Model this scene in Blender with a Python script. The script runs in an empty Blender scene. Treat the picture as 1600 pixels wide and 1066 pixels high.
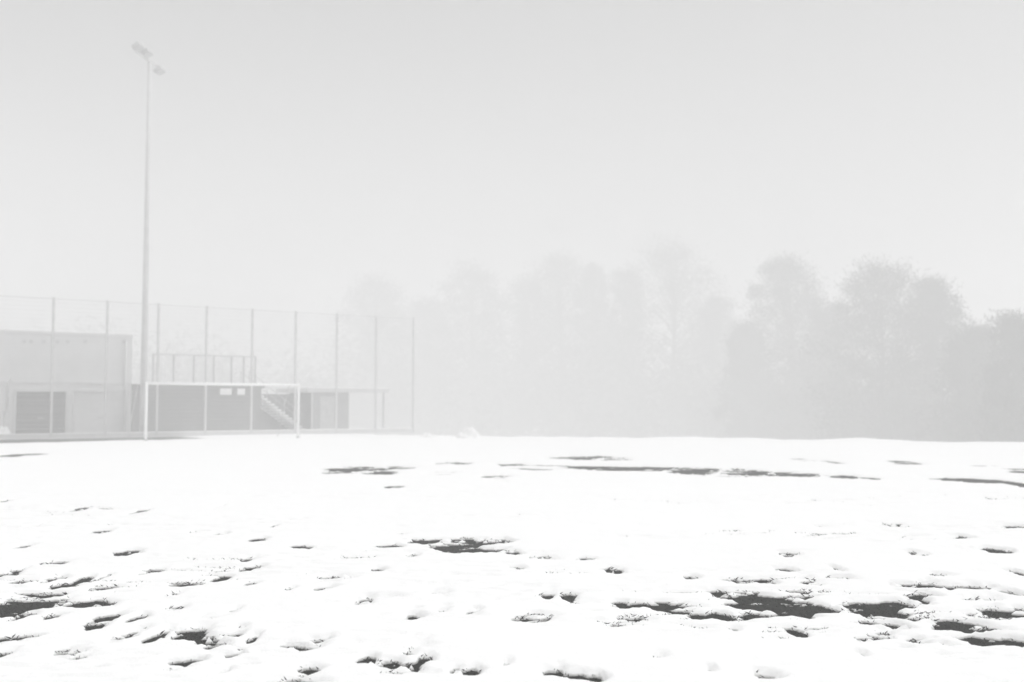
import bpy, math, random
import numpy as np
from mathutils import Vector

# ------------------------------------------------------------------ camera
sc = bpy.context.scene
F_PX, PITCH, EYE = 1778.0, math.radians(3.2), 1.6      # photo is 1600 px wide: 40 mm lens
cam_d = bpy.data.cameras.new('camera'); cam = bpy.data.objects.new('camera', cam_d)
sc.collection.objects.link(cam)
cam_d.lens = 40.0; cam_d.sensor_width = 36.0; cam_d.clip_start = 0.05; cam_d.clip_end = 2000
cam_d.dof.use_dof = True; cam_d.dof.focus_distance = 9.5; cam_d.dof.aperture_fstop = 1.7   # far things soft, near snow sharp
cam.location = (0, 0, EYE); cam.rotation_euler = (math.radians(90) + PITCH, 0, 0)
sc.camera = cam

# ------------------------------------------------------------------ sky, sun, exposure
SUN_EL, SUN_AZ = math.radians(64), math.radians(70)
w = bpy.data.worlds.new('World'); sc.world = w; w.use_nodes = True
nt = w.node_tree; nt.nodes.clear()
sky = nt.nodes.new('ShaderNodeTexSky'); sky.sky_type = 'NISHITA'; sky.sun_disc = False
sky.sun_elevation = SUN_EL; sky.sun_rotation = SUN_AZ
sky.air_density = 1.0; sky.dust_density = 3.0; sky.ozone_density = 1.0
bw = nt.nodes.new('ShaderNodeRGBToBW')                  # overcast winter light without colour
bg = nt.nodes.new('ShaderNodeBackground'); bg.inputs['Strength'].default_value = 0.07
out = nt.nodes.new('ShaderNodeOutputWorld')
nt.links.new(sky.outputs[0], bw.inputs[0]); nt.links.new(bw.outputs[0], bg.inputs['Color']); nt.links.new(bg.outputs[0], out.inputs[0])
sun_d = bpy.data.lights.new('sun', 'SUN'); sun_d.energy = 1.2; sun_d.angle = math.radians(14); sun_d.color = (1, 1, 1)
sun = bpy.data.objects.new('sun', sun_d); sc.collection.objects.link(sun)
sdir = Vector((math.sin(SUN_AZ)*math.cos(SUN_EL), math.cos(SUN_AZ)*math.cos(SUN_EL), math.sin(SUN_EL)))
sun.rotation_euler = (-sdir).to_track_quat('-Z', 'Y').to_euler(); sun.location = (0, 0, 60)
sc.view_settings.view_transform = 'Standard'; sc.view_settings.look = 'None'
sc.view_settings.exposure = 0.83; sc.view_settings.gamma = 1.0
sc.render.engine = 'CYCLES'
cy = sc.cycles
cy.max_bounces = 12; cy.volume_bounces = 6; cy.diffuse_bounces = 3; cy.glossy_bounces = 2
cy.use_denoising = True; cy.use_adaptive_sampling = False
HAZE_DENSITY = 0.0118

C = sc.collection
rng = np.random.default_rng(11)
random.seed(5)

# ------------------------------------------------------------------ helpers
def pix_ground(px, py, z=0.0):
    """photo pixel -> point on the level z"""
    u = (px-800)/F_PX; v = (533-py)/F_PX
    dy = math.cos(PITCH) - v*math.sin(PITCH); dz = math.sin(PITCH) + v*math.cos(PITCH)
    t = (z-EYE)/dz
    return u*t, dy*t
def depth_z(py, Y):
    v = (533-py)/F_PX
    return EYE + Y*math.tan(PITCH + math.atan(v))

def hash2(ix, iy, seed):
    h = (ix.astype(np.int64)*374761393 + iy.astype(np.int64)*668265263 + seed*1442695041) & 0xffffffff
    h = ((h ^ (h >> 13))*1274126177) & 0xffffffff
    h = h ^ (h >> 16)
    return (h & 0xffff)/65535.0
def vnoise(x, y, seed):
    ix = np.floor(x); iy = np.floor(y); fx = x-ix; fy = y-iy
    fx = fx*fx*fx*(fx*(fx*6-15)+10); fy = fy*fy*fy*(fy*(fy*6-15)+10)
    a = hash2(ix, iy, seed); b = hash2(ix+1, iy, seed); c = hash2(ix, iy+1, seed); d = hash2(ix+1, iy+1, seed)
    return (a+(b-a)*fx)*(1-fy) + (c+(d-c)*fx)*fy - 0.5
def fbm(x, y, seed, oct=3):
    s = 0; a = 1.0
    for o in range(oct):
        ca, sa = math.cos(.6*o+.3), math.sin(.6*o+.3)
        s = s + a*vnoise((x*ca-y*sa)*2**o, (x*sa+y*ca)*2**o, seed+o*17); a *= .5
    return s
def sstep(a, b, x):
    t = np.clip((x-a)/(b-a), 0, 1); return t*t*(3-2*t)

def mat(name, col, rough=.8, metal=0., var=.12, scale=4., bump=0., bscale=40., spec=.35):
    m = bpy.data.materials.new(name); m.use_nodes = True
    n = m.node_tree; b = n.nodes['Principled BSDF']
    b.inputs['Roughness'].default_value = rough; b.inputs['Metallic'].default_value = metal
    b.inputs['Specular IOR Level'].default_value = spec
    tc = n.nodes.new('ShaderNodeTexCoord'); nz = n.nodes.new('ShaderNodeTexNoise')
    nz.inputs['Scale'].default_value = scale; nz.inputs['Detail'].default_value = 5
    n.links.new(tc.outputs['Object'], nz.inputs['Vector'])
    r = n.nodes.new('ShaderNodeValToRGB'); lo, hi = 1-var, 1+var
    r.color_ramp.elements[0].position = .3; r.color_ramp.elements[1].position = .7
    r.color_ramp.elements[0].color = tuple(min(1, c*lo) for c in col)+(1,)
    r.color_ramp.elements[1].color = tuple(min(1, c*hi) for c in col)+(1,)
    n.links.new(nz.outputs['Fac'], r.inputs['Fac']); n.links.new(r.outputs['Color'], b.inputs['Base Color'])
    if bump:
        n2 = n.nodes.new('ShaderNodeTexNoise'); n2.inputs['Scale'].default_value = bscale; n2.inputs['Detail'].default_value = 4
        n.links.new(tc.outputs['Object'], n2.inputs['Vector'])
        bp = n.nodes.new('ShaderNodeBump'); bp.inputs['Strength'].default_value = bump; bp.inputs['Distance'].default_value = .02
        n.links.new(n2.outputs['Fac'], bp.inputs['Height']); n.links.new(bp.outputs['Normal'], b.inputs['Normal'])
    return m
def grey(v): return (v, v, v)
M = dict(
    turf=mat('turf', (.008, .009, .007), .95, var=.4, scale=9, bump=.6, spec=.02),
    blade=mat('grass_blade', (.010, .011, .008), .9, var=.4, scale=3, spec=.05),
    asphalt=mat('asphalt', grey(.16), .9, var=.25, scale=3, bump=.4),
    render=mat('pale_render', grey(.68), .85, var=.04, scale=1.2, bump=.15),
    concrete=mat('concrete', grey(.16), .85, var=.10, scale=1.1, bump=.25),
    block=mat('pale_block', grey(.33), .85, var=.08, scale=1.3, bump=.2),
    darkdoor=mat('dark_door', grey(.03), .9, var=.12, scale=1.5),
    paledoor=mat('pale_door', grey(.68), .6, var=.04, scale=1.5),
    trim=mat('trim', grey(.6), .6, var=.06),
    frost=mat('frosted_steel', grey(.56), .6, var=.08, scale=3),
    post=mat('fence_post', grey(.58), .6, var=.12, scale=6),
    wire=mat('fence_wire', grey(.6), .6, var=.1, scale=6),
    steel=mat('grey_steel', grey(.48), .55, var=.12, scale=5),
    goal=mat('white_paint', grey(.88), .45, var=.03, scale=5),
    sign=mat('white_sign', grey(.85), .6, var=.05, scale=6),
    lamp=mat('lamp_housing', grey(.46), .5, var=.1, scale=4),
    glass=mat('lamp_glass', grey(.45), .15, var=.05),
    bark=mat('bark', (.055, .047, .038), .95, var=.3, scale=3, bump=.5),
    leaf=mat('foliage', (.045, .05, .04), .9, var=.4, scale=.6, spec=.1),
    thicket=mat('thicket', (.055, .052, .045), .95, var=.4, scale=.5),
)
# snow: white, grey slush where thin, its ramp widened to paint shade on hole slopes (attribute from the mesh: thickness in metres)
def snow_mat():
    m = bpy.data.materials.new('snow'); m.use_nodes = True
    n = m.node_tree; b = n.nodes['Principled BSDF']
    b.inputs['Roughness'].default_value = .9; b.inputs['Specular IOR Level'].default_value = .2
    at = n.nodes.new('ShaderNodeAttribute'); at.attribute_name = 'thickness'
    geo = n.nodes.new('ShaderNodeNewGeometry')
    nz = n.nodes.new('ShaderNodeTexNoise'); nz.inputs['Scale'].default_value = 26; nz.inputs['Detail'].default_value = 5
    n.links.new(geo.outputs['Position'], nz.inputs['Vector'])
    ad = n.nodes.new('ShaderNodeMath'); ad.operation = 'MULTIPLY_ADD'
    ad.inputs[1].default_value = .016; n.links.new(nz.outputs['Fac'], ad.inputs[0]); n.links.new(at.outputs['Fac'], ad.inputs[2])
    mr = n.nodes.new('ShaderNodeMapRange'); mr.inputs['From Min'].default_value = .006; mr.inputs['From Max'].default_value = .024
    n.links.new(ad.outputs[0], mr.inputs['Value'])
    mx = n.nodes.new('ShaderNodeMix'); mx.data_type = 'RGBA'
    mx.inputs[6].default_value = (.16, .16, .15, 1); mx.inputs[7].default_value = (.9, .9, .9, 1)
    n.links.new(mr.outputs[0], mx.inputs[0]); n.links.new(mx.outputs[2], b.inputs['Base Color'])
    n2 = n.nodes.new('ShaderNodeTexNoise'); n2.inputs['Scale'].default_value = 45; n2.inputs['Detail'].default_value = 6
    n.links.new(geo.outputs['Position'], n2.inputs['Vector'])
    bp = n.nodes.new('ShaderNodeBump'); bp.inputs['Strength'].default_value = .35; bp.inputs['Distance'].default_value = .012
    n.links.new(n2.outputs['Fac'], bp.inputs['Height']); n.links.new(bp.outputs['Normal'], b.inputs['Normal'])
    return m
M['snow'] = snow_mat()
M['packed'] = mat('packed_snow', grey(.88), .9, var=.03, scale=2, bump=.3, bscale=12)

class MB:
    def __init__(s): s.v = []; s.f = []
    def box(s, x0, x1, y0, y1, z0, z1):
        b = len(s.v)
        s.v += [(x0,y0,z0),(x1,y0,z0),(x1,y1,z0),(x0,y1,z0),(x0,y0,z1),(x1,y0,z1),(x1,y1,z1),(x0,y1,z1)]
        s.f += [tuple(b+i for i in q) for q in ((0,3,2,1),(4,5,6,7),(0,1,5,4),(1,2,6,5),(2,3,7,6),(3,0,4,7))]
        return s
    def tube(s, pts, radii, n=8, cap=True):
        pts = [Vector(p) for p in pts]; rings = []
        for i, p in enumerate(pts):
            d = (pts[min(i+1, len(pts)-1)] - pts[max(i-1, 0)]).normalized()
            a = d.orthogonal().normalized() if abs(d.z) < .9 else Vector((1,0,0)) - d*d.x
            a.normalize(); c = d.cross(a); r = radii[i] if hasattr(radii, '__len__') else radii
            base = len(s.v); rings.append(base)
            for k in range(n):
                t = 2*math.pi*(k+.5)/n
                s.v.append(tuple(p + a*math.cos(t)*r + c*math.sin(t)*r))
        for i in range(len(pts)-1):
            for k in range(n):
                s.f.append((rings[i]+k, rings[i]+(k+1) % n, rings[i+1]+(k+1) % n, rings[i+1]+k))
        if cap:
            s.f.append(tuple(rings[0]+k for k in reversed(range(n)))); s.f.append(tuple(rings[-1]+k for k in range(n)))
        return s
    def prism(s, poly, y0, y1):        # polygon in xz pushed along y
        b = len(s.v); n = len(poly)
        s.v += [(x, y0, z) for x, z in poly] + [(x, y1, z) for x, z in poly]
        s.f.append(tuple(b+i for i in range(n))); s.f.append(tuple(b+n+i for i in reversed(range(n))))
        for i in range(n): s.f.append((b+i, b+n+i, b+n+(i+1) % n, b+(i+1) % n))
        return s
    def mesh(s, name, m, smooth=False):
        me = bpy.data.meshes.new(name); me.from_pydata(s.v, [], s.f); me.materials.append(m)
        if smooth: me.polygons.foreach_set('use_smooth', [True]*len(me.polygons))
        me.update(); return me
    def build(s, name, m, parent=None, smooth=False, bevel=0.):
        o = bpy.data.objects.new(name, s.mesh(name, m, smooth)); C.objects.link(o)
        if parent: o.parent = parent
        if bevel:
            md = o.modifiers.new('bevel', 'BEVEL'); md.width = bevel; md.segments = 2; md.limit_method = 'ANGLE'
        return o
def link(name, me, parent, loc=(0,0,0)):
    o = bpy.data.objects.new(name, me); C.objects.link(o); o.parent = parent; o.location = loc; return o
def tag(o, label=None, cat=None, group=None, kind=None):
    for k, v in (('label', label), ('category', cat), ('group', group), ('kind', kind)):
        if v: o[k] = v
    return o
def empty(name, loc=(0,0,0), rz=0.):
    o = bpy.data.objects.new(name, None); C.objects.link(o); o.location = loc; o.rotation_euler = (0,0,rz); o.empty_display_size = .3
    return o
def fast_mesh(name, V, Q, m, smooth=True):
    me = bpy.data.meshes.new(name); nv, nq, k = len(V), len(Q), Q.shape[1]
    me.vertices.add(nv); me.vertices.foreach_set('co', V.astype(np.float32).ravel())
    me.loops.add(nq*k); me.loops.foreach_set('vertex_index', Q.astype(np.int32).ravel())
    me.polygons.add(nq); me.polygons.foreach_set('loop_start', (np.arange(nq)*k).astype(np.int32))
    me.update(calc_edges=True)
    if smooth: me.polygons.foreach_set('use_smooth', np.ones(nq, dtype=bool))
    me.materials.append(m); return me

# fence frame: s runs along the fence (away to the right), d behind it
FO, FA = (-21.3, 52.7), math.radians(38.5)
UX, UY = math.cos(FA), math.sin(FA); NX, NY = -UY, UX
def s_at(px, d):
    r = (px-800)/F_PX*math.cos(PITCH)
    x0 = FO[0]+NX*d; y0 = FO[1]+NY*d
    return (r*y0-x0)/(UX-r*UY)
def fw(s, d, z=0.): return (FO[0]+UX*s+NX*d, FO[1]+UY*s+NY*d, z)
def fdist(px, d): return fw(s_at(px, d), d)[1]

# ------------------------------------------------------------------ ground: turf below, snow cover above
def base_z(x, y):
    sd = .316*x + .949*y - 53.6                    # beyond the far edge of the pitch
    s = (x-FO[0])*UX + (y-FO[1])*UY; d = (x-FO[0])*NX + (y-FO[1])*NY
    terrace = sstep(-4, 1.5, d)*(1-sstep(16.5, 19.5, s))
    drop = sstep(0, 22, sd)*(1-terrace)
    wave = .05*vnoise(x/9, y/9, 3) + .04*vnoise(x/23, y/23, 4)
    edge = .16*fbm(x/2.6, y/2.6, 6, 3)*np.exp(-(sd/4.0)**2)*(1-terrace)
    return -6.5*drop + edge + wave*sstep(18, 30, y) * (1-terrace)

# bare patches read off the photograph: px, py, width px, height px, bareness
PATCH = [
 (15,900,34,9,1),(40,946,100,24,1),(150,945,60,7,.9),(12,1002,66,8,1),(85,967,26,7,.8),(42,965,20,6,.8),
 (168,969,40,12,1),(158,978,34,8,1),(215,970,22,8,.9),(200,997,38,13,1),(245,999,24,11,1),(298,995,42,12,1),(322,1002,50,5,.9),
 (371,991,30,9,1),(401,999,14,7,.9),(338,1013,30,8,1),(369,1027,20,9,1),(286,1041,44,15,1),(356,1050,12,6,.9),
 (497,1007,36,10,1),(470,1013,50,6,.9),(482,1053,36,7,.6),(105,1023,52,9,.55),(8,1025,30,9,.7),(130,1031,40,5,.5),
 (577,1032,24,9,1),(612,1040,48,9,1),(663,1033,26,12,1),(645,1041,40,6,.9),(640,1024,26,5,.6),(738,1051,26,8,1),(715,1049,20,5,.8),
 (860,1052,60,7,1),(873,1051,20,7,1),(895,1058,50,7,1),(928,1061,26,7,1),(790,1040,14,4,.5),
 (722,857,86,20,1.0),(668,847,64,5,1),(612,854,44,4,.8),(772,848,52,5,.9),(750,863,70,9,.9),(800,866,30,4,.7),(845,873,40,3,.6),(912,875,30,3,.6),(648,870,20,3,.5),
 (570,942,38,6,.8),(590,892,26,4,.5),(520,906,50,6,.55),(646,963,28,6,.8),(690,955,20,4,.6),(740,959,26,5,.7),(685,930,40,3,.6),(808,890,26,4,.6),(958,893,26,7,.7),
 (855,933,20,5,.8),(888,934,26,6,.8),(968,947,30,7,1),(1000,947,40,5,.8),(1045,949,66,7,1),(1060,954,36,5,.9),(990,968,70,5,.55),(830,968,70,8,.45),
 (1125,930,36,5,.9),(1180,941,60,9,.95),(1212,944,70,13,1),(1262,950,48,15,1),(1235,957,80,9,1),(1165,947,50,7,.9),(1170,931,50,5,.8),(1245,930,44,3,.7),(1090,964,28,6,.9),(1122,964,30,7,1),(1180,963,40,5,.8),
 (1362,952,66,16,1),(1400,946,50,7,1),(1430,940,30,9,1),(1425,930,60,5,.8),(1440,917,66,8,.95),(1405,917,30,4,.7),(1408,967,34,9,1),(1352,976,40,6,.8),(1385,979,44,6,.9),(1348,962,30,5,.9),(1375,990,26,4,.5),
 (1553,957,52,11,1),(1596,957,26,10,.9),(1545,967,50,6,.9),(1500,981,90,8,1),(1490,976,40,5,.8),(1545,1004,70,9,1),(1580,1005,34,9,1),(1595,1012,20,6,.8),(1570,929,28,5,.9),(1585,960,50,10,.8),(1462,1007,12,5,.5),
 (1592,901,24,9,.9),(1510,919,60,4,.6),(1525,938,60,5,.6),(1240,990,22,6,.9),(1350,1000,56,5,.85),(1432,1006,34,4,.8),(1340,1026,12,4,.6),(1195,1060,46,5,.8),(1145,988,16,3,.5),(1105,1050,10,4,.6),(1025,1027,18,3,.4),
 (1225,893,32,5,.9),(1303,892,14,6,.8),(1193,911,26,4,.8),(1075,904,26,4,.6),(1150,909,40,5,.5),(1260,912,36,3,.6),(1550,862,40,5,.9),(1490,840,34,4,.8),(1420,866,30,3,.7),(1230,868,30,3,.5),(1390,822,40,3,.6),(1580,824,40,4,.8),(1460,900,30,4,.5),(1310,906,40,3,.5),
 (205,865,34,5,.9),(160,833,30,3,.7),(60,824,12,3,.8),(45,856,34,3,.8),(350,836,24,3,.7),(345,793,10,3,.6),(130,797,26,4,.8),(230,799,20,3,.8),(20,783,16,3,.6),(405,845,26,3,.7),(470,855,30,3,.8),(430,824,10,3,.7),(95,880,40,4,.5),(390,876,40,4,.6),(240,895,40,5,.5),
 (350,906,22,7,.9),(300,914,46,4,.5),(395,914,24,4,.6),(400,889,30,4,.6),(165,904,16,7,.8),(140,906,26,5,.7),(85,908,26,5,.7),(40,912,40,5,.8),(165,921,44,8,.6),(105,917,30,4,.7),(455,923,20,3,.5),(510,922,40,3,.7),(280,927,30,4,.6),(365,958,24,5,.7),(280,953,30,3,.4),(330,967,50,3,.4),
 # the far streaks
 (50,712,60,5,.75),(905,716,92,6,.8),(960,719,60,3,.6),(550,735,104,5,.75),(600,739,50,3,.6),(635,730,50,3,.4),(705,726,80,3,.5),(780,747,56,4,.75),(620,761,34,3,.5),(690,740,40,3,.4),
 (800,728,70,4,.8),(850,730,90,5,.85),(930,732,110,5,.85),(1010,734,100,4,.85),(1080,737,110,6,.9),(1160,740,110,7,.9),(1240,742,110,7,.9),(1310,745,70,4,.8),(1350,747,40,3,.6),
 (1240,719,70,3,.7),(1290,722,30,3,.5),(1400,723,70,3,.7),(1500,727,80,3,.7),(1560,731,50,3,.7),(1590,738,50,4,.6),(1470,749,60,4,.8),(1520,751,90,6,.85),(1580,756,60,5,.85),(1440,747,40,4,.7),
]
def snow_thickness(x, y):
    near = 1-sstep(14, 40, y)
    t = .042 + .018*fbm(x/1.7, y/1.3, 21, 2) + .010*fbm(x/.5, y/.34, 31, 3)*(.3+.7*near) + .004*fbm(x/.10, y/.08, 41, 2)*near
    # noise used to ravel the outline of every patch; stretched, as melt follows the ground
    w1 = fbm(x/.30, y/.22, 51, 3); w2 = fbm(x/.09, y/.07, 61, 2)
    far = sstep(16, 24, y)
    w1 = w1*(1-far) + fbm(x/1.3, y/1.0, 71, 3)*far
    cut = np.zeros_like(t)
    for px, py, wp, hp, b in PATCH:
        cx, cy0 = pix_ground(px, py); _, yn = pix_ground(px, py+hp/2); _, yf = pix_ground(px, py-hp/2)
        hide = .018*cy0 if cy0 < 18 else .030*cy0                       # ground hidden behind the nearer lip of the cover
        yn -= hide; cyy = (yn+yf)/2; ry = (yf-yn)/2; rx = wp/F_PX*cy0/2
        ry *= 1.08; rx *= 1.06
        i = (np.abs(x-cx) < 2.2*rx) & (np.abs(y-cyy) < 2.2*ry)
        if not i.any(): continue
        xi, yi = x[i], y[i]
        dd = np.sqrt(((xi-cx)/rx)**2 + ((yi-cyy)/ry)**2) + .80*w1[i] + .48*w2[i]
        soft = max(0., min(1., (13-cy0)/6)); c = b*(1-sstep(.60-.25*soft, 1.25+.30*soft, dd))
        cut[i] = np.maximum(cut[i], c)
    # islands of snow left standing inside the patches, and thin grey thaw streaks between them
    isl = fbm(x/.26, y/.15, 101, 3)*(1-far) + fbm(x/1.6, y/.9, 111, 3)*far
    cut = cut*(1-(.65+.08*far)*sstep(.22-.04*far, .42-.06*far, isl))
    t = t - cut*(.085 + .045*w2) + .020*fbm(x/.07, y/.055, 151, 2)*sstep(.05, .4, cut)*(1-far)
    t = t + .045*sstep(.30, .52, fbm(x/.085, y/.06, 161, 2))*sstep(.3, .7, cut)*(1-far)
    zone = sstep(-.12, .22, fbm(x/3.4, y/1.7, 121, 2))*(1-sstep(17, 26, y))
    t = t - .034*zone*sstep(.16, .60, fbm(x/.62, y/.20, 131, 3)) - .022*zone*sstep(.12, .5, fbm(x/.26, y/.09, 141, 2))
    # scattered prints and thaw dimples
    r2 = np.random.default_rng(77)
    for k in range(300):
        d = 5.6*math.exp(r2.random()*1.25); lat = (r2.random()*1.3-.65)*d
        rr = .05+.09*r2.random(); dep = .65*(.012+.06*r2.random()**3.2)*(1.15-.05*d)
        ax = .9+2.2*r2.random()**2; ay = .7+.6*r2.random()
        if fbm(np.array([lat/2.2]), np.array([d/1.6]), 91, 2)[0] < -.05: continue
        i = (np.abs(x-lat) < 2*rr*ax) & (np.abs(y-d) < 2*rr*ay)
        if not i.any(): continue
        dd = np.sqrt(((x[i]-lat)/(rr*ax))**2 + ((y[i]-d)/(rr*ay))**2) + .8*w2[i] + .9*w1[i]
        t[i] -= dep*(1-sstep(.25, 1.25, dd)); t[i] += .006*np.exp(-((dd-1.35)/.25)**2)
    t = t + far*sstep(.1, .6, cut)*.05*fbm(x/.45, y/.30, 171, 3)
    floor = -.02 + .012*w2
    return np.maximum(t, floor)

xs_f = np.arange(-8, 8.001, .028)
grow = [8.0]; st = .03
while grow[-1] < 46: grow.append(grow[-1]+st); st = min(st*1.028, .6)
for e in (50,58,70,90,120,160,220,300,390): grow.append(e)
grow = np.array(grow[1:]); xs = np.concatenate([-grow[::-1], xs_f, grow])
ys = [-390,-250,-150,-80,-40,-20,-10,-5,-2,0,1,2,3,3.6,4.2]
while ys[-1] < 64: ys.append(ys[-1]+max(.018, .0031*ys[-1]))
ys += [66,68,71,75,80,90,105,125,150,180,220,260,320,390]; ys = np.array(ys)
gx, gy = np.meshgrid(xs, ys); X, Y = gx.ravel(), gy.ravel()
T = snow_thickness(X, Y); B = base_z(X, Y)
# the trodden path at the foot of the fence is free of snow
Sf = (X-FO[0])*UX+(Y-FO[1])*UY; Df = (X-FO[0])*NX+(Y-FO[1])*NY
bare = (1-sstep(3.5, 8.0, Sf+1.2*vnoise(X/1.4, Y/1.4, 8)))*sstep(-5.6, -4.7, Df+.8*vnoise(X/1.1, Y/1.1, 9))*(1-sstep(3, 3.6, Df))*sstep(-34, -33, Sf)
T = np.where(bare > .02, np.maximum(T*(1-bare)-.03*bare, -.03), T)
nx, ny = len(xs), len(ys); idx = np.arange(nx*ny).reshape(ny, nx)
Q = np.stack([idx[:-1,:-1], idx[:-1,1:], idx[1:,1:], idx[1:,:-1]], -1).reshape(-1, 4)
me = fast_mesh('snow_cover', np.stack([X, Y, B+T], 1), Q, M['snow'])
at = me.attributes.new('thickness', 'FLOAT', 'POINT'); at.data.foreach_set('value', T.astype(np.float32))
so = bpy.data.objects.new('snow_cover', me); C.objects.link(so)
tag(so, 'thin wet snow covering the pitch, melted through in ragged dark patches', None, None, 'structure')
# turf
gx2, gy2 = np.meshgrid(np.concatenate([[-394,-250,-120,-60], np.arange(-45, 45.1, .6), [60,120,250,394]]),
                       np.concatenate([[-394,-200,-60,-10], np.arange(-2, 66, .4), [70,80,100,140,200,300,394]]))
x2, y2 = gx2.ravel(), gy2.ravel(); i2 = np.arange(len(x2)).reshape(gx2.shape)
q2 = np.stack([i2[:-1,:-1], i2[:-1,1:], i2[1:,1:], i2[1:,:-1]], -1).reshape(-1, 4)
z2 = base_z(x2, y2) - np.where((y2 > 62) | (y2 < 1) | (np.abs(x2) > 46), .35, .0)
tf = bpy.data.objects.new('turf', fast_mesh('turf', np.stack([x2, y2, z2], 1), q2, M['turf'])); C.objects.link(tf)
tag(tf, 'dark wet turf showing through the melted snow', None, None, 'structure')
# grass blades in the bare places
cand = np.where((T < .020) & (Y > 5) & (Y < 20) & (np.abs(X) < 9.5) & (Df < -8))[0]
if len(cand):
    nb = 26000; c = rng.choice(cand, nb); bx = X[c]+rng.normal(0, .012, nb); by = Y[c]+rng.normal(0, .012, nb)
    h = np.maximum(T[c], 0)+.003+.017*rng.random(nb)**1.8; a = rng.random(nb)*2*np.pi; lean = 2.2*rng.random(nb)*h; wd = .0022+.002*rng.random(nb)
    la = rng.random(nb)*2*np.pi
    V = np.zeros((nb, 4, 3)); V[:,0] = np.stack([bx-np.cos(a)*wd, by-np.sin(a)*wd, np.full(nb, -.004)], 1)
    V[:,1] = np.stack([bx+np.cos(a)*wd, by+np.sin(a)*wd, np.full(nb, -.004)], 1)
    V[:,2] = np.stack([bx+np.cos(a)*wd*.7+np.cos(la)*lean*.35, by+np.sin(a)*wd*.7+np.sin(la)*lean*.35, h*.6], 1)
    V[:,3] = np.stack([bx+np.cos(la)*lean, by+np.sin(la)*lean, h], 1)
    g = bpy.data.objects.new('grass', fast_mesh('grass', V.reshape(-1, 3), np.arange(nb*4).reshape(-1, 4), M['blade'], False)); C.objects.link(g)
    tag(g, 'short dark grass blades standing in the melted patches', 'grass', None, 'stuff')
# asphalt path at the foot of the fence
pm = MB(); sA, sB = -36, 9
n = 60
for k in range(n+1):
    s = sA+(sB-sA)*k/n
    for d in (-5.5, 3.5):
        x, y, _ = fw(s, d); pm.v.append((x, y, float(base_z(np.array([x]), np.array([y]))[0])+.006))
for k in range(n): pm.f.append((2*k, 2*k+2, 2*k+3, 2*k+1))
tag(pm.build('path', M['asphalt']), 'dark cleared path along the foot of the ball fence', None, None, 'structure')

# ------------------------------------------------------------------ pale two-door building
def house(name, s0, s1, d0, d1):
    x, y, _ = fw(s0, d0); o = empty(name, (x, y, 0), FA); return o, s1-s0, d1-d0
D1 = 2.6
sR = s_at(205, D1); sL = sR-16.0
b, L, Dp = house('equipment_building', sL, sR, D1, D1+7)
tag(b, 'pale flat-roofed building behind the ball fence with one dark and one light door', 'building')
Hb = 5.0
def ls(px): return s_at(px, D1)-sL
doors = [(ls(25), ls(103), 'dark'), (ls(117), ls(197), 'pale')]
DH = 2.22
m = MB(); prev = 0
for a, c, k in doors: m.box(prev, a, 0, .3, 0, DH); prev = c
m.box(prev, L, 0, .3, 0, DH); m.box(0, L, 0, .3, DH, Hb)
m.box(0, .3, .3, Dp, 0, Hb); m.box(L-.3, L, .3, Dp, 0, Hb); m.box(.3, L-.3, Dp-.3, Dp, 0, Hb)
m.build('wall', M['render'], b)
m = MB().box(-.03, L+.03, -.03, Dp+.03, Hb+.002, Hb+.12); rf = m.build('roof', M['render'], b, bevel=.02)
MB().box(0, L, 0, Dp, Hb+.123, Hb+.18).build('snow_layer', M['packed'], rf, bevel=.03)
MB().box(0, L, -.05, -.002, 2.62, 2.70).build('string_course', M['trim'], b)
for a, c, k in doors:
    dm = M['darkdoor'] if k == 'dark' else M['paledoor']
    dr = empty('door'); dr.parent = b; dr.location = (a, .12, 0)
    if k == 'dark': dr['label'] = 'dark closed garage door of horizontal panels'
    else: dr['label'] = 'pale closed garage door of horizontal panels'
    n = 5; ph = DH/n; pw = c-a
    pme = MB().box(0, pw, 0, .06, .003, ph-.003).mesh('panel', dm)
    for i in range(n): link('panel', pme, dr, (0, .0, i*ph))
    fm = MB(); fm.box(-.12, -.002, -.17, -.122, 0, DH+.12); fm.box(pw+.002, pw+.12, -.17, -.122, 0, DH+.12); fm.box(-.002, pw+.002, -.17, -.122, DH+.002, DH+.12)
    fm.build('frame', M['trim'], dr)
    MB().tube([(pw*.5-.15, -.04, .95), (pw*.5+.15, -.04, .95)], .02, 6).build('handle', M['steel'], dr)
for px in (35, 46, 66, 87, 103, 131, 191):
    s = ls(px); z = depth_z(534, fdist(px, D1))
    m = MB(); m.box(s-.09, s+.09, -.03, -.004, z-.08, z+.08)
    v = m.build('vent', M['trim'], b)
    mm = MB()
    for i in range(3): mm.box(s-.075, s+.075, -.05, -.033, z-.06+i*.045, z-.04+i*.045)
    mm.build('louvre', M['steel'], v)
m = MB(); m.tube([(L-.35, -.09, .05), (L-.35, -.09, Hb-.2)], .05, 8); m.build('downpipe', M['trim'], b, True)

# ------------------------------------------------------------------ low concrete building with roof terrace, outer stair
s0, s1 = sR+.05, s_at(408, D1)
lo, L2, Dp2 = house('changing_block', s0, s1, D1, D1+6)
tag(lo, 'low grey concrete block behind the goal with railed flat roof', 'building')
H2 = 2.5
notch = L2-4.2
m = MB(); m.box(0, L2, 0, .3, 0, H2); m.box(0, notch, .3, 6, 0, H2); m.build('wall', M['concrete'], lo)
r2 = MB().box(-.04, L2+.1, -.25, .32, H2+.002, H2+.14).box(-.04, notch, .322, 6.1, H2+.002, H2+.14).build('roof', M['concrete'], lo)
MB().box(-.04, notch-.3, .5, 6.0, H2+.142, H2+.2).build('snow_layer', M['packed'], r2, bevel=.02)
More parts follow.
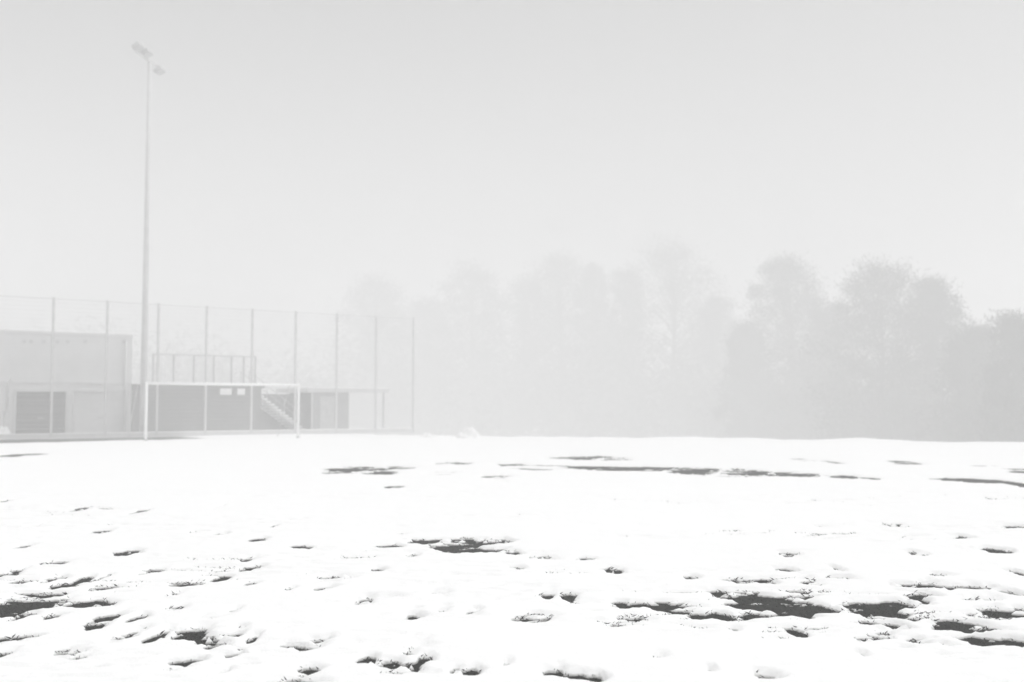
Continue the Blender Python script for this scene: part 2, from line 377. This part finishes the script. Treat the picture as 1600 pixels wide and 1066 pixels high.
# parapet railing with posts and thin upright bars
rail_d = 1.0
pxs = [238, 270, 302, 333, 361, 380, 398]
sp = [s_at(p, D1+rail_d)-s0 for p in pxs]
rp = MB().box(-.04, .04, -.04, .04, 0, 1.62).mesh('railing_post', M['steel'])
for s in sp: link('railing_post', rp, lo, (s, rail_d, H2+.14))
m = MB(); m.tube([(sp[0], rail_d, H2+1.74), (sp[-1], rail_d, H2+1.74)], .03, 6); m.build('handrail', M['steel'], lo)
bar = MB().box(-.004, .004, -.004, .004, .06, 1.56).mesh('bar', M['steel'])
x = sp[0]+.09
while x < sp[-1]-.05: link('bar', bar, lo, (x, rail_d, H2+.14)); x += .12
for px0, px1 in ((340, 358), (367, 379)):
    a, c = s_at(px0, D1)-s0, s_at(px1, D1)-s0
    sg = MB().box(a, c, -.30, -.262, 2.12, 2.46); sg.build('sign_board', M['sign'], lo, bevel=.01)
    for e in (a+.05, c-.1): MB().box(e, e+.05, -.26, -.004, 2.2, 2.25).build('bracket', M['steel'], lo)
# stair
st, _, _ = house('outdoor_stair', s_at(410, D1+.6), 0, D1+.6, 0)
tag(st, 'open outdoor stair with snow on its treads, rising left behind the goal post', 'stair')
run, rise, wid, nst = .215, .155, 1.5, 16
sb = s_at(474, D1+.6)-s_at(410, D1+.6)
MB().box(-.3, sb+.6, wid+.5, wid+.75, 0, 2.2).build('retaining_wall', M['concrete'], st)
tm = MB().box(-.16, .16, 0, wid, -.04, 0).mesh('tread', M['steel'])
sm = MB().box(-.17, .15, -.02, wid+.02, .003, .10).mesh('snow_layer', M['packed'])
for i in range(nst):
    t_ = link('tread', tm, st, (sb-i*run, 0, (i+1)*rise)); link('snow_layer', sm, t_)
for dd in (.2, wid-.24):
    x0, x1 = sb+.18, sb-nst*run
    MB().prism([(x0, 0), (x0, .18), (x1, nst*rise+.1), (x1, nst*rise-.16)], dd, dd+.04).build('stringer', M['trim'], st)
    for i in (0, 5, 10, 15): MB().tube([(sb-i*run, dd+.02, (i+1)*rise-.05), (sb-i*run, dd+.02, (i+1)*rise+.95)], .018, 6).build('baluster', M['steel'], st)
    MB().tube([(sb+.1, dd+.02, rise+.9), (sb-(nst-1)*run, dd+.02, nst*rise+.95)], .022, 6).build('handrail', M['steel'], st)

# ------------------------------------------------------------------ shelter with projecting roof
s0 = s_at(478, D1); s1 = s_at(545, D1); s2 = s_at(600, D1)
sh, _, _ = house('shelter', s0, 0, D1, 0)
tag(sh, 'low open shelter with thin flat roof right of the stair', 'shelter')
Ls, Lr = s1-s0, s2-s0
MB().box(.5, Ls, 0, .2, 0, 2.3).box(Ls-.2, Ls, .202, 3, 0, 2.3).box(.5, Ls-.202, 2.8, 3, 0, 2.3).build('wall', M['block'], sh)
r3 = MB().box(-.2, Lr, -.5, 3.3, 2.302, 2.52).build('roof', M['trim'], sh, bevel=.015)
MB().box(-.18, Lr-.05, -.48, 3.28, 2.523, 2.57).build('snow_layer', M['packed'], r3, bevel=.02)
for x in (.25, Lr-.2):
    MB().box(x-.045, x+.045, -.3, -.21, 0, 2.3).build('post', M['frost'] if x < 1 else M['steel'], sh)
MB().box(.9, 1.8, -.03, -.003, .02, 2.05).build('door', M['steel'], sh)

# ------------------------------------------------------------------ light mast
mx_, my_, _ = fw(s_at(224, .9), .9)
mast = empty('floodlight_mast', (mx_, my_, 0)); tag(mast, 'tall slim floodlight mast rising behind the left goal post', 'floodlight')
ztop = depth_z(97, my_)
MB().tube([(0,0,0), (0,0,1.2), (0,0,ztop*.5), (0,0,ztop)], [.19,.17,.135,.085], 12).build('pole', M['frost'], mast, True)
MB().tube([(0,0,0), (0,0,.06)], .3, 12).build('base_plate', M['steel'], mast)
MB().box(-.09, .09, -.2, -.16, .6, 1.3).build('service_hatch', M['steel'], mast)
arm_dir = Vector((.13, 1, 0)).normalized(); az = math.atan2(arm_dir.y, arm_dir.x)
arm = empty('crossarm'); arm.parent = mast; arm.location = (0, 0, ztop); arm.rotation_euler = (0, 0, az)
MB().box(-1.6, 1.25, -.05, .05, 0, .10).build('beam', M['frost'], arm)
def lamp(x, z, h=.0):
    l = empty('floodlight'); l.parent = arm; l.location = (x, .14, z); l.rotation_euler = (math.radians(-28), 0, 0)
    # housing tapers to the back; faces the pitch (local -y)
    mb = MB(); a = .30; bb = .22
    v = [(-a,-.44,-.10),(a,-.44,-.10),(a,-.44,.14),(-a,-.44,.14),(-bb,0,-.04),(bb,0,-.04),(bb,0,.10),(-bb,0,.10)]
    mb.v = v; mb.f = [(0,1,2,3),(5,4,7,6),(4,5,1,0),(3,2,6,7),(1,5,6,2),(4,0,3,7)]
    mb.build('lamp_housing', M['lamp'], arm).matrix_parent_inverse.identity()
    hs = arm.children[-1]; hs.location = l.location; hs.rotation_euler = l.rotation_euler
    bpy.data.objects.remove(l)
    g = MB().box(-a+.03, a-.03, -.40, -.06, -.125, -.108).build('lamp_glass', M['glass'], hs)
for x, z in ((-1.45, .2), (-.5, .18), (1.0, -.26)): lamp(x, z)

# ------------------------------------------------------------------ ball fence
FH, SP = 6.55, 2.5
fe = empty('ball_fence', (FO[0], FO[1], 0), FA); tag(fe, 'tall wire mesh ball fence on slim posts behind the goal', 'fence')
k0, k1 = -2, 8
pmesh = MB().box(-.045, .045, -.05, .05, 0, FH).mesh('post', M['post'])
cap = MB().box(-.055, .055, -.06, .06, .002, .03).mesh('cap', M['post'])
for k in range(k0, k1+1):
    p = link('post', pmesh, fe, (k*SP, 0, 0)); link('cap', cap, p, (0, 0, FH))
wm = MB()
for i in range(33):
    z = .28+i*.195; wm.box(.05, SP-.05, -.004, .004, z-.003, z+.003)
for i in range(24):
    x = .1+i*.1; wm.box(x-.0025, x+.0025, -.01, -.005, .25, FH-.03)
wme = wm.mesh('mesh_panel', M['wire'])
gb = MB().box(.05, SP-.05, -.03, .03, .02, .24).mesh('base_board', M['trim'])
gs = MB().box(.06, SP-.06, -.035, .035, .243, .285).mesh('snow_layer', M['packed'])
tr = MB().box(.05, SP-.05, -.012, .012, FH-.05, FH-.026).mesh('top_rail', M['wire'])
for k in range(k0, k1):
    link('mesh_panel', wme, fe, (k*SP, 0, 0)); g_ = link('base_board', gb, fe, (k*SP, 0, 0)); link('snow_layer', gs, g_)
    link('top_rail', tr, fe, (k*SP, 0, 0))

# ------------------------------------------------------------------ goal
GA = math.radians(41.5); gx0, gy0 = -15.57, 48.7
goal = empty('football_goal', (gx0, gy0, float(base_z(np.array([gx0]), np.array([gy0]))[0])), GA)
tag(goal, 'white football goal without a net at the far left of the pitch', 'goal')
W, Hg, r = 7.32, 2.44, .06
for x in (-r, W+r):
    p = MB().tube([(x, 0, -.05), (x, 0, Hg+2*r)], r, 14).build('goalpost', M['goal'], goal, True)
    p2 = MB().tube([(x, 0, 0), (x, 0, .12)], r+.025, 12).build('ground_socket', M['steel'], p)
MB().tube([(-r, 0, Hg+r), (W+r, 0, Hg+r)], r*.985, 14).build('crossbar', M['goal'], goal, True)
for x in (-r, W+r):
    m = MB(); m.tube([(x, r, Hg+r), (x, .9, Hg+.02)], .02, 6); m.tube([(x, .9, Hg+.02), (x, 1.9, .02)], .016, 6); m.build('net_stay', M['steel'], goal)

# ------------------------------------------------------------------ small things by the fence
x, y, _ = fw(s_at(11, 1.4), 1.4)
po = empty('equipment_post', (x, y, 0), FA); tag(po, 'narrow dark post with thicker lower casing at the far left edge', 'post')
MB().box(-.12, .12, -.12, .12, 0, 1.35).build('casing', M['post'], po, bevel=.02)
MB().tube([(0,0,1.35), (0,0,2.5), (.1,0,2.82), (.16,0,2.9)], [.075,.07,.055,.03], 8).build('upper_post', M['post'], po, True)
def snow_pile(name, px, d_or_pt, rad, h, label, seed, n=22):
    x, y = d_or_pt; z0 = float(base_z(np.array([x]), np.array([y]))[0])
    rr, th = np.meshgrid(np.linspace(0, 1, n), np.linspace(0, 2*np.pi, 2*n, endpoint=False))
    lx = rr*np.cos(th)*rad; ly = rr*np.sin(th)*rad*.8
    hh = h*np.sqrt(np.clip(1-rr**2.2, 0, 1))*(1+1.3*fbm(lx*2.6+seed, ly*2.6, seed, 3)) - .10*rr
    V = np.stack([lx.ravel(), ly.ravel(), hh.ravel()], 1); a = np.arange(2*n*n).reshape(2*n, n); bq = np.roll(a, -1, 0)
    q = np.stack([a[:,:-1], a[:,1:], bq[:,1:], bq[:,:-1]], -1).reshape(-1, 4)
    o = bpy.data.objects.new(name, fast_mesh(name, V, q, M['packed'])); C.objects.link(o); o.location = (x, y, z0+.03)
    tag(o, label, 'snow pile', 'snow piles at the far edge of the pitch' if px > 100 else None)
def at_px(px, Y): return ((px-800)/F_PX*Y, Y)
snow_pile('snow_pile', 730, at_px(731, 54.5), .62, .36, 'larger snow heap at the far edge of the pitch', 3)
snow_pile('snow_pile', 668, at_px(668, 54.8), .55, .24, 'small low snow heap left of the larger heap', 9)
x, y, _ = fw(s_at(-6, 1.2), 1.2)
snow_pile('snow_pile', 0, (x, y), .75, .5, 'snow heap behind the fence at the left edge of the picture', 14)

# ------------------------------------------------------------------ trees in the fog
def leaf_quads(P, size, r_, long_=1.):
    n = len(P); a = r_.normal(size=(n,3)); a /= np.linalg.norm(a, axis=1)[:,None]
    b_ = r_.normal(size=(n,3)); b_ -= (b_*a).sum(1)[:,None]*a; b_ /= np.linalg.norm(b_, axis=1)[:,None]
    s = (size*(.5+r_.random(n)))[:,None]
    return np.stack([P-a*s*long_, P-b_*s*.55/long_, P+a*s*long_, P+b_*s*.55/long_], 1).reshape(-1, 3)
def tree(px, py, Yd, half_px, label, seed, low=.18, pointed=.35, ncl=140, per=None):
    r_ = np.random.default_rng(seed); k = Yd/F_PX
    x = (px-800)*k; z0 = float(base_z(np.array([x]), np.array([Yd]))[0])-.05
    H = depth_z(py, Yd)-z0; R = half_px*k*1.15
    t = empty('tree', (x, Yd, z0)); tag(t, label, 'tree', 'trees in the fog beyond the pitch')
    tr_ = MB(); rad = .012*H+.08
    per = 170 if Yd > 160 else 310
    pts = [Vector((0,0,0))]; off = Vector((0,0,0))
    for i in range(1, 9): off = off + Vector((r_.normal(), r_.normal(), 0))*.010*H; pts.append(Vector((off.x, off.y, H*.93*i/8)))
    tr_.tube(pts, [rad*(1.25 if i == 0 else 1)*(1-.9*i/8) for i in range(9)], 9)
    P = []; lob = r_.random(4)*6.28
    for i in range(ncl):
        g = ((i+.5)/ncl)**.9; f = low+(1-low)*g
        th = i*2.399+r_.normal()*.6
        env = math.sqrt(max(.0, 1-max(0., (g-pointed)/(1-pointed+.02))**2))*(.62+.38*min(1, g/.25))
        env *= 1+.22*math.sin(2*th+lob[0]+5*g)+.14*math.sin(3*th+lob[1]-9*g)
        env = max(env, .10); q = r_.random()**.5*.92
        j = min(7, int(f*8/.93)); e = min(1, f*8/.93-j); pa = pts[j].lerp(pts[j+1], e)
        tip = Vector((pa.x+math.cos(th)*R*env*q, pa.y+math.sin(th)*R*env*q, f*H*.965+r_.normal()*.012*H))
        stt = Vector((pa.x*.9, pa.y*.9, max(f*H*.85-.05*H, .06*H)))
        tr_.tube([stt, stt.lerp(tip, .5)+Vector((0,0,.015*H)), tip], [rad*.3*(1-.7*g), rad*.18*(1-.7*g), .02], 5, False)
        cr = R*(.11+.13*r_.random())*(1-.35*g)
        # ragged spray of twigs and needles: dense middle, thin outside
        p = np.clip(r_.normal(size=(per,3)), -2.6, 2.6)*np.array([1.2, 1.2, .9])*cr
        P.append(p+np.array(tip)+np.array([0, 0, .1*cr]))
    P = np.concatenate(P); P = P[(P[:,2] > .5) & (P[:,2] < H*1.03)]
    tr_.build('trunk', M['bark'], t, True)
    V = leaf_quads(P, .07+.0005*Yd if Yd > 160 else .052+.0005*Yd, r_, 2.1)
    o = bpy.data.objects.new('crown', fast_mesh('crown', V, np.arange(len(V)).reshape(-1,4), M['leaf'], False)); C.objects.link(o); o.parent = t
TREES = [
 (596, 428, 208, 66, 'broad faint tree left of the gap, above the shelter', 1, .10),
 (668, 466, 212, 50, 'lower faint tree between the shelter and the snow heaps', 2, .10),
 (745, 412, 203, 62, 'faint tree rising above the snow heaps', 3, .08),
 (812, 432, 203, 62, 'wide faint tree filling in left of the twin crowns', 4, .08),
 (880, 393, 196, 62, 'tall tree with the left one of the twin crowns', 5, .08),
 (934, 404, 198, 38, 'narrow tree with the right one of the twin crowns', 6, .08),
 (986, 420, 192, 44, 'narrow tree close against the left of the tallest tree', 7, .08),
 (1050, 373, 184, 82, 'tallest tree in the fog with a wide top in mid picture', 8, .08),
 (1112, 462, 180, 46, 'low tree right below the tallest tree', 9, .06),
 (1228, 401, 143, 62, 'dark rounded tree standing alone right of the gap', 10, .06),
 (1172, 505, 143, 40, 'low tree in the gap left of the rounded tree', 11, .06),
 (1302, 474, 133, 48, 'low tree filling between the two dark right trees', 12, .06),
 (1372, 410, 114, 84, 'biggest dark tree at right with ragged top', 13, .06),
 (1450, 430, 111, 52, 'tree with a side tip joined to the dark right tree', 14, .06),
 (1520, 506, 97, 56, 'low bushy tree second from the right edge', 15, .05),
 (1594, 490, 85, 62, 'darkest nearest tree cut by the right edge of the picture', 16, .05),
]
for a in TREES: tree(*a[:5], a[5]+40, low=a[6])
# undergrowth between the trunks
r_ = np.random.default_rng(4); P = []
for i in range(900):
    px = -70+1740*r_.random(); Yd = np.interp(px, [-70, 250, 540, 800, 1050, 1230, 1400, 1600, 1700], [165, 195, 214, 205, 190, 152, 122, 94, 88])*(1+.05*r_.normal())
    hpx = np.interp(px, [-70, 150, 300, 540, 700, 1000, 1170, 1400, 1600], [165, 165, 150, 140, 165, 160, 120, 135, 118])*(.40+.65*r_.random())
    k = Yd/F_PX; x = (px-800)*k; h = hpx*k+3; R = 1.6+1.6*r_.random()
    z0 = float(base_z(np.array([x]), np.array([Yd]))[0])
    n = 130; p = np.clip(r_.normal(size=(n,3)), -2.3, 2.3)*.5
    P.append(p*np.array([R, R, h*.5]) + np.array([x, Yd, z0+h*.5]))
V = leaf_quads(np.concatenate(P), .34, r_, 2.0)
o = bpy.data.objects.new('thicket', fast_mesh('thicket', V, np.arange(len(V)).reshape(-1,4), M['thicket'], False)); C.objects.link(o)
tag(o, 'dense undergrowth between the fogged trees beyond the pitch', 'thicket', None, 'stuff')

# ------------------------------------------------------------------ fog
hz = MB().box(-400, 400, -400, 400, -8.5, 34).build('haze', M['snow'])
hm = bpy.data.materials.new('haze'); hm.use_nodes = True; hn = hm.node_tree; hn.nodes.clear()
ho = hn.nodes.new('ShaderNodeOutputMaterial'); hv = hn.nodes.new('ShaderNodeVolumePrincipled')
hv.inputs['Color'].default_value = (.96, .96, .96, 1); hv.inputs['Density'].default_value = HAZE_DENSITY; hv.inputs['Anisotropy'].default_value = 0.
hn.links.new(hv.outputs[0], ho.inputs['Volume'])
hz.data.materials.clear(); hz.data.materials.append(hm)
tag(hz, 'even pale fog over the whole pitch', None, None, 'stuff')
